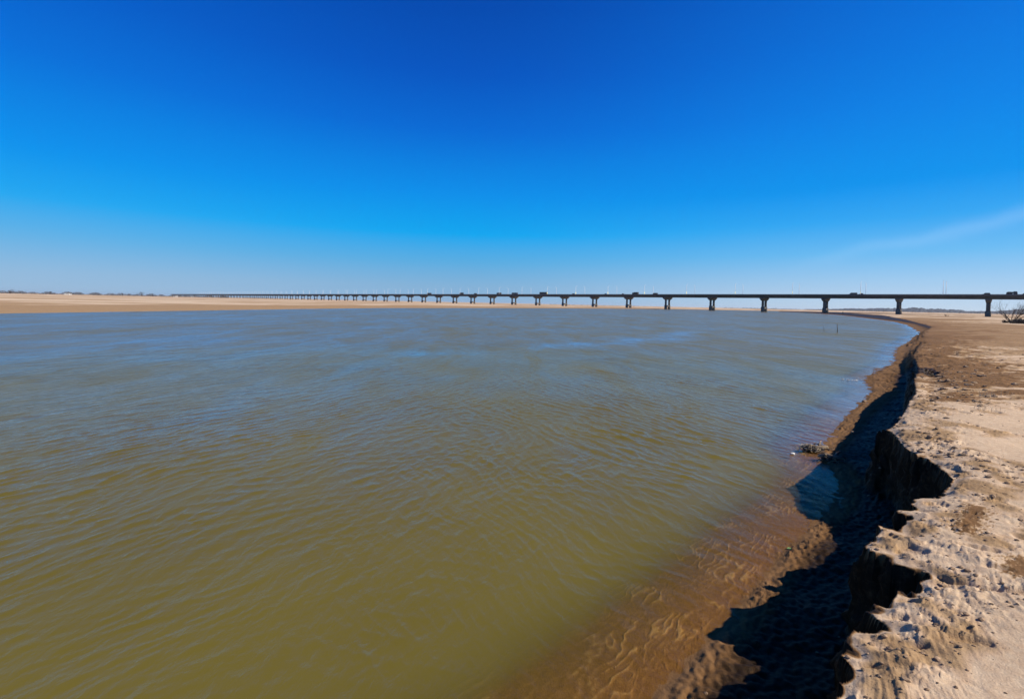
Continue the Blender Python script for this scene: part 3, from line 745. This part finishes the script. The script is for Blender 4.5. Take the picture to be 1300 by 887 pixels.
def dtree(x, y, h, label, w=1.0, seed=0):
    rn = random.Random(seed); e = empty('bare_tree', (x, y, ground_z(x, y) - .1)); tag(e, label, 'tree', 'bare trees on the far left horizon')
    e.scale = (w, w, 1); branchy(e, h, 3, 3, 4, M['bark'], M['hazy_tree'], .42, rn, .8)
def polar(px, d):
    a = math.atan((px - 650) / 600.); return d * math.sin(a), d * math.cos(a)
x, y = (-1100.0, 1030.0)
dtree(*(-1092.0, 1028.0), 12.0, 'widest bare tree clump on the horizon near the left edge of the picture', 2.0, 3)
dtree(*(-955.0, 1157.0), 10.0, 'small bare tree left of the darker bushy one on the far left horizon', 1.2, 4)
dtree(*(-925.0, 1181.0), 13.0, 'dark bushy bare tree standing alone on the horizon left of the bridge end', 1.7, 5)
# pale far houses
def house(x, y, l, w, h, rz, label):
    e = empty('farm_building', (x, y, .7), rz); tag(e, label, 'building')
    mb = MB(); mb.box(0, 0, h / 2, l, w, h); wl = mb.build('wall', M['wall'], e)
    mb = MB(); mb.prism([(-l / 2 - .3, h), (l / 2 + .3, h), (l / 2 - .6, h + 1.4), (-l / 2 + .6, h + 1.4)], -w / 2 - .3, w / 2 + .3); mb.build('roof', M['roof'], e)
    n = int(l // 4)
    for i in range(n):
        mb = MB(); mb.box(-l / 2 + (i + .5) * l / n, -w / 2 - .02, 1.6, 1.2, .06, 1.2); mb.build('window', M['glass'], e)
house(-1010, 1075, 12, 8, 3.2, .75, 'long low white building among the bare trees on the far left horizon')
house(-890, 1250, 9, 7, 3.2, .6, 'small white building on the horizon just left of where the bridge fades out')
house(-862, 1275, 6, 6, 2.6, .6, 'smaller white building beside another one near the fading end of the bridge')

# ------------------------------------------------------------------ debris at the waterline
def driftwood(name, x, y, label, seed, n, rad, m1, m2, log=True):
    rn = random.Random(seed); z0 = max(ground_z(x, y), 0.0); e = empty(name, (x, y, z0)); tag(e, label, 'driftwood')
    a = MB(); b_ = MB(); c_ = MB()
    for i in range(n):
        an = rn.gauss(.3, .7); L_ = rn.uniform(.12, .42) * rad * 2; p = Vector((rn.gauss(0, rad * .42), rn.gauss(0, rad * .26), rn.uniform(.0, .10)))
        d = Vector((math.cos(an), math.sin(an), rn.uniform(-.2, .35))); pts = []
        for k in range(6):
            t = k / 5 - .5; pts.append(p + d * t * L_ + Vector((0, 0, .03 * math.sin(k + i))) + Vector((rn.uniform(-.01, .01), rn.uniform(-.012, .012), 0)))
        r = rn.uniform(.003, .009)
        (a if rn.random() < .5 else b_).tube(pts, [r * (1 - .1 * k) for k in range(6)], 5)
    if log:
        pts = [Vector((-rad * .8, .02, .05)), Vector((-rad * .3, .06, .09)), Vector((rad * .2, -.01, .07)), Vector((rad * .7, .03, .10))]
        c_.tube(pts, [.02, .042, .05, .028], 9); c_.tube([pts[2], pts[2] + Vector((.05, .12, .07)), pts[2] + Vector((.12, .22, .10))], [.028, .018, .008], 7)
        c_.tube([pts[1], pts[1] + Vector((-.03, -.12, .04))], [.024, .01], 7)
        c_.build('branch', m1, e, True)
    for i in range(34):
        b_.blob((rn.gauss(0, rad * .4), rn.gauss(0, rad * .22), rn.uniform(0, .05)), rn.uniform(.012, .04), (1, 1, .7), .3)
    a.build('pale_stalks', M['straw'], e); b_.build('wet_debris', m2, e)
    return e
o = driftwood('driftwood_tangle', 6.50, 9.98, 'upper tangle of reeds and sticks lying where the sand spit meets the water', 3, 95, .36, M['wood'], M['wood_dark'])
o.rotation_euler.z = R(-12)
o = driftwood('driftwood_log', 6.38, 9.30, 'lower broken branch with pale bark on the waterline below the reed tangle', 9, 26, .27, M['wood'], M['wood_dark'])
o.rotation_euler.z = R(-28)
mb = MB(); mb.tube([(0, 0, -1.0), (.02, 0, .3), (-.02, .01, 1.15)], [.05, .045, .035], 7); st = mb.build('wooden_stake', M['wood_dark'], None, True)
st.location = (43.7, 63.4, 0); tag(st, 'taller thin dark wooden stake standing in the river off the right bank', 'stake')
mb = MB(); mb.tube([(0, 0, -1.0), (-.03, 0, .2), (-.08, .01, .7)], [.03, .025, .018], 6); st = mb.build('wooden_stake', M['wood_dark'], None, True)
st.location = (44.2, 66.8, 0); tag(st, 'shorter thin leaning stake just left of the taller one in the river', 'stake')
mb = MB(); mb.tube([(0, 0, -.3), (0, 0, 1.2)], [.13, .10], 8); mb.box(0, 0, 1.28, .6, .06, .5); st = mb.build('marker_post', M['wood_dark'], None)
st.location = (233, 333, ground_z(233, 333)); tag(st, 'small marker post on the low bank between the third and fourth nearest piers', 'post')
mb = MB(); mb.blob((0, 0, .015), .045, (1.2, .8, .5), .2, 2); fo = mb.build('white_scrap', M['foam'], None, True); fo.location = (5.86, 9.72, 0); tag(fo, 'small white scrap floating in the brown shallows left of the broken branch', 'litter')
mb = MB(); rn = random.Random(2)
for i in range(22):
    t = rn.random() ** 1.0; px = 14.2 + .8 * t; py = 20.55 - .3 * t + rn.gauss(0, .10)
    mb.blob((px, py, .01), rn.uniform(.01, .03), (1.6, 1, .35), .3)
fo = mb.build('foam_line', M['foam'], None, True); tag(fo, 'thin line of white foam bits drifting in the water off the dark bank', 'foam', kind='stuff')
mb = MB(); mb.add([(-.035, 0, .006), (0, -.018, .012), (.04, 0, .004), (0, .02, .016), (-.035, 0, .002), (0, -.018, .006), (.04, 0, 0), (0, .02, .01)],
                  [(0, 1, 2), (0, 2, 3), (6, 5, 4), (7, 6, 4), (0, 4, 5, 1), (1, 5, 6, 2), (2, 6, 7, 3), (3, 7, 4, 0)])
lf = mb.build('green_leaf', M['leafgreen'], None); lf.location = (3.52, 5.83, .012); tag(lf, 'tiny green leaf on the wet edge of the sand beside the dark cliff shadow', 'leaf')

# loose crumbs and clods on the bank
def clods():
    rn = np.random.RandomState(3); n = 60000
    u = rn.rand(n); ii = rn.randint(4, len(CLIFF) - 6, n); P = np.array(CLIFF)
    base = P[ii] * (1 - u[:, None]) + P[ii + 1] * u[:, None]
    rbase = np.hypot(base[:, 0], base[:, 1])
    off = np.abs(rn.randn(n)) * (.45 + .05 * rbase); side = np.where(rn.rand(n) < .18, -1, 1)
    x = base[:, 0] + off * .74 * side; y = base[:, 1] - off * .67 * side
    z_, dm, cl, ss, nn = terrain(x, y)
    keep = (ss > .03) & ((cl > .25) | (rn.rand(n) < .10)) & (np.hypot(x, y) < 45)
    x, y, z_ = x[keep], y[keep], z_[keep]
    vs = []; fs = []; ico = bmesh.new(); bmesh.ops.create_icosphere(ico, subdivisions=1, radius=1)
    bv = np.array([v.co[:] for v in ico.verts]); bf = [[v.index for v in f.verts] for f in ico.faces]; ico.free()
    k = min(len(x), 1500); r_ = .0045 * np.exp(rn.rand(k) ** 2.5 * 1.9) * np.clip(np.hypot(x[:k], y[:k]) / 7, .6, 3)
    V = bv[None] * (1 + .6 * (rn.rand(k, len(bv), 1) - .5)) * r_[:, None, None] * np.array([1.25, 1, .65]) + np.stack([x[:k], y[:k], z_[:k] + r_ * .2], -1)[:, None, :]
    F = (np.array(bf)[None] + (np.arange(k) * len(bv))[:, None, None]).reshape(-1, 3)
    me = bpy.data.meshes.new('sand_clods'); me.from_pydata(V.reshape(-1, 3).tolist(), [], F.tolist()); me.update()
    return link('sand_clods', me, M['clod'])
tag(clods(), 'loose crumbs and clods of moist sand scattered along the top of the crumbling bank', 'sand clods', kind='stuff')
# dry grass sprouts
mb = MB(); rn = random.Random(8)
for cx, cy in [(10.9, 10.75), (11.25, 10.9), (9.1, 9.0)]:
    for i in range(16):
        bx, by = cx + rn.gauss(0, .12), cy + rn.gauss(0, .10); zz = ground_z(bx, by) + .02; h = rn.uniform(.05, .16)
        mb.tube([(bx, by, zz), (bx + rn.uniform(-.02, .02), by, zz + h * .6), (bx + rn.uniform(-.06, .06), by + rn.uniform(-.04, .04), zz + h)], [.003, .0025, .001], 3)
tag(mb.build('dry_grass', M['straw'], None), 'sparse dry grass sprouts on the pale sand above the bank', 'grass', kind='stuff')

# ------------------------------------------------------------------ haze
HAZE = 4.5e-5
if HAZE:
    mb = MB(); mb.box(0, 0, 16.0, 26000, 26000, 37.0); hz = mb.build('haze', None, None)
    m, nt, out = mat('air_haze'); pv = nt.nodes.new('ShaderNodeVolumePrincipled'); pv.inputs['Color'].default_value = (.80, .88, 1, 1)
    pv.inputs['Density'].default_value = HAZE; pv.inputs['Anisotropy'].default_value = .2
    nt.links.new(pv.outputs[0], out.inputs['Volume']); hz.data.materials.clear(); hz.data.materials.append(m)
    tag(hz, 'pale thin haze over the river plain', kind='stuff')

# ------------------------------------------------------------------ light
EL, AZ = 36.0, -8.0            # azimuth measured from +X towards +Y
sd = Vector((math.cos(R(EL)) * math.cos(R(AZ)), math.cos(R(EL)) * math.sin(R(AZ)), math.sin(R(EL))))
sun = bpy.data.lights.new('sun', 'SUN'); sun.energy = 5.0; sun.angle = R(.5); sun.color = (1, .91, .77)
so = bpy.data.objects.new('sun', sun); COL.objects.link(so); so.rotation_euler = (-sd).to_track_quat('-Z', 'Y').to_euler(); so.location = (30, 0, 60)

w = bpy.data.worlds.new('World'); scene.world = w; w.use_nodes = True; nt = w.node_tree; nt.nodes.clear(); L = nt.links.new
sky = nt.nodes.new('ShaderNodeTexSky'); sky.sky_type = 'NISHITA'; sky.sun_disc = False; sky.sun_elevation = R(EL); sky.sun_rotation = R(90 - AZ)
sky.altitude = 80; sky.air_density = 1.0; sky.dust_density = .4; sky.ozone_density = 3.0
EXPO = 2 ** .4
tc = nt.nodes.new('ShaderNodeTexCoord')
nz = nt.nodes.new('ShaderNodeVectorMath'); nz.operation = 'NORMALIZE'; L(tc.outputs['Generated'], nz.inputs[0])
sp_ = nt.nodes.new('ShaderNodeSeparateXYZ'); L(nz.outputs[0], sp_.inputs[0])
def lin(c): return tuple(((v / 255. + .055) / 1.055) ** 2.4 if v > 10 else v / 255. / 12.92 for v in c)
def air(stops):
    n = nt.nodes.new('ShaderNodeValToRGB'); n.color_ramp.interpolation = 'B_SPLINE' if False else 'EASE'
    n.color_ramp.interpolation = 'LINEAR'; el = n.color_ramp.elements
    while len(el) > 1: el.remove(el[-1])
    for i, (d, c) in enumerate(stops):
        q = el[0] if i == 0 else el.new(math.sin(R(d)))
        q.position = math.sin(R(max(d, 0))); q.color = (*lin(c), 1)
    L(sp_.outputs[2], n.inputs['Fac']); return n.outputs['Color']
cA = air([(0, (138, 178, 214)), (1.9, (130, 177, 216)), (4.8, (88, 172, 226)), (8.1, (0, 166, 240)), (12.7, (0, 143, 236)), (19.7, (0, 106, 215)), (25.4, (0, 86, 196)), (32.7, (0, 72, 174)), (42, (0, 50, 135)), (60, (0, 28, 84)), (90, (0, 22, 66))])
cB = air([(0, (198, 218, 236)), (1.5, (182, 210, 238)), (3, (160, 203, 240)), (5.6, (108, 188, 244)), (8.8, (52, 166, 243)), (12, (0, 148, 240)), (18, (0, 132, 234)), (24, (0, 118, 225)), (34, (0, 98, 208)), (45, (0, 62, 150)), (60, (0, 38, 100)), (90, (0, 22, 66))])
right = nt.nodes.new('ShaderNodeMapRange'); right.interpolation_type = 'SMOOTHSTEP'; right.inputs['From Min'].default_value = -.12; right.inputs['From Max'].default_value = .80; L(sp_.outputs[0], right.inputs['Value'])
left = nt.nodes.new('ShaderNodeMapRange'); left.interpolation_type = 'SMOOTHSTEP'; left.inputs['From Min'].default_value = -.1; left.inputs['From Max'].default_value = -.75; left.inputs['To Max'].default_value = .25; L(sp_.outputs[0], left.inputs['Value'])
sm_ = nt.nodes.new('ShaderNodeMath'); sm_.operation = 'ADD'; sm_.use_clamp = True; L(right.outputs[0], sm_.inputs[0]); L(left.outputs[0], sm_.inputs[1])
m0 = nt.nodes.new('ShaderNodeMix'); m0.data_type = 'RGBA'; L(sm_.outputs[0], m0.inputs['Factor']); L(cA, m0.inputs['A']); L(cB, m0.inputs['B'])
sc = nt.nodes.new('ShaderNodeVectorMath'); sc.operation = 'SCALE'; L(m0.outputs['Result'], sc.inputs[0]); sc.inputs['Scale'].default_value = 10 / EXPO
hs = nt.nodes.new('ShaderNodeMix'); hs.data_type = 'RGBA'; hs.inputs['Factor'].default_value = .985; L(sky.outputs[0], hs.inputs['A']); L(sc.outputs[0], hs.inputs['B'])
# thin cirrus streak low in the right of the sky
def vdot(vec, val):
    n = nt.nodes.new('ShaderNodeVectorMath'); n.operation = 'DOT_PRODUCT'; L(vec, n.inputs[0]); n.inputs[1].default_value = val; return n.outputs['Value']
def math_(op, a, b=None):
    n = nt.nodes.new('ShaderNodeMath'); n.operation = op
    for i, v in enumerate((a, b)):
        if v is None: continue
        if isinstance(v, (int, float)): n.inputs[i].default_value = v
        else: L(v, n.inputs[i])
    return n.outputs[0]
def pdir(px, py):
    return Vector(((px - 650) / 600., 1, -(py - 385) / 600.)).normalized()
d0, d1 = pdir(1090, 312), pdir(1300, 258)
nrm = d0.cross(d1).normalized(); mid = pdir(1290, 261)
tx = nt.nodes.new('ShaderNodeTexNoise'); tx.inputs['Scale'].default_value = 7; tx.inputs['Detail'].default_value = 6; L(tc.outputs['Generated'], tx.inputs['Vector'])
dd = vdot(tc.outputs['Generated'], nrm); dd = math_('ADD', dd, math_('MULTIPLY', math_('SUBTRACT', tx.outputs['Fac'], .5), .05))
g = math_('EXPONENT', math_('MULTIPLY', math_('POWER', math_('ABSOLUTE', math_('DIVIDE', dd, .011)), 2.0), -1.0))
al = vdot(tc.outputs['Generated'], mid)
mrn = nt.nodes.new('ShaderNodeMapRange'); mrn.inputs['From Min'].default_value = .955; mrn.inputs['From Max'].default_value = 1.0; L(al, mrn.inputs['Value'])
cf = math_('MULTIPLY', math_('MULTIPLY', g, mrn.outputs[0]), .085)
mx = nt.nodes.new('ShaderNodeMix'); mx.data_type = 'RGBA'; L(cf, mx.inputs['Factor']); L(hs.outputs['Result'], mx.inputs['A']); mx.inputs['B'].default_value = (7.0, 8.2, 9.5, 1)
bg = nt.nodes.new('ShaderNodeBackground'); bg.inputs['Strength'].default_value = .10
L(mx.outputs['Result'], bg.inputs['Color'])
wo = nt.nodes.new('ShaderNodeOutputWorld'); L(bg.outputs[0], wo.inputs['Surface'])

# ------------------------------------------------------------------ camera
cam = bpy.data.cameras.new('camera'); co = bpy.data.objects.new('camera', cam); COL.objects.link(co); scene.camera = co
cam.sensor_width = 36; cam.lens = 36 * 600 / 1300.; cam.shift_y = -45 / 1300.; cam.clip_start = .05; cam.clip_end = 40000
r = math.atan(.0211); p = math.atan(13.6 / 600)
fw = Vector((0, math.cos(p), -math.sin(p))); up0 = Vector((0, math.sin(p), math.cos(p))); rt0 = Vector((1, 0, 0))
rt = rt0 * math.cos(r) + up0 * math.sin(r); up = up0 * math.cos(r) - rt0 * math.sin(r)
co.matrix_world = Matrix(((rt.x, up.x, -fw.x, 0), (rt.y, up.y, -fw.y, 0), (rt.z, up.z, -fw.z, 3.0), (0, 0, 0, 1)))

scene.render.engine = 'CYCLES'
scene.view_settings.view_transform = 'Standard'; scene.view_settings.look = 'None'
scene.view_settings.exposure = 0.4; scene.view_settings.gamma = 1
scene.cycles.transparent_max_bounces = 16
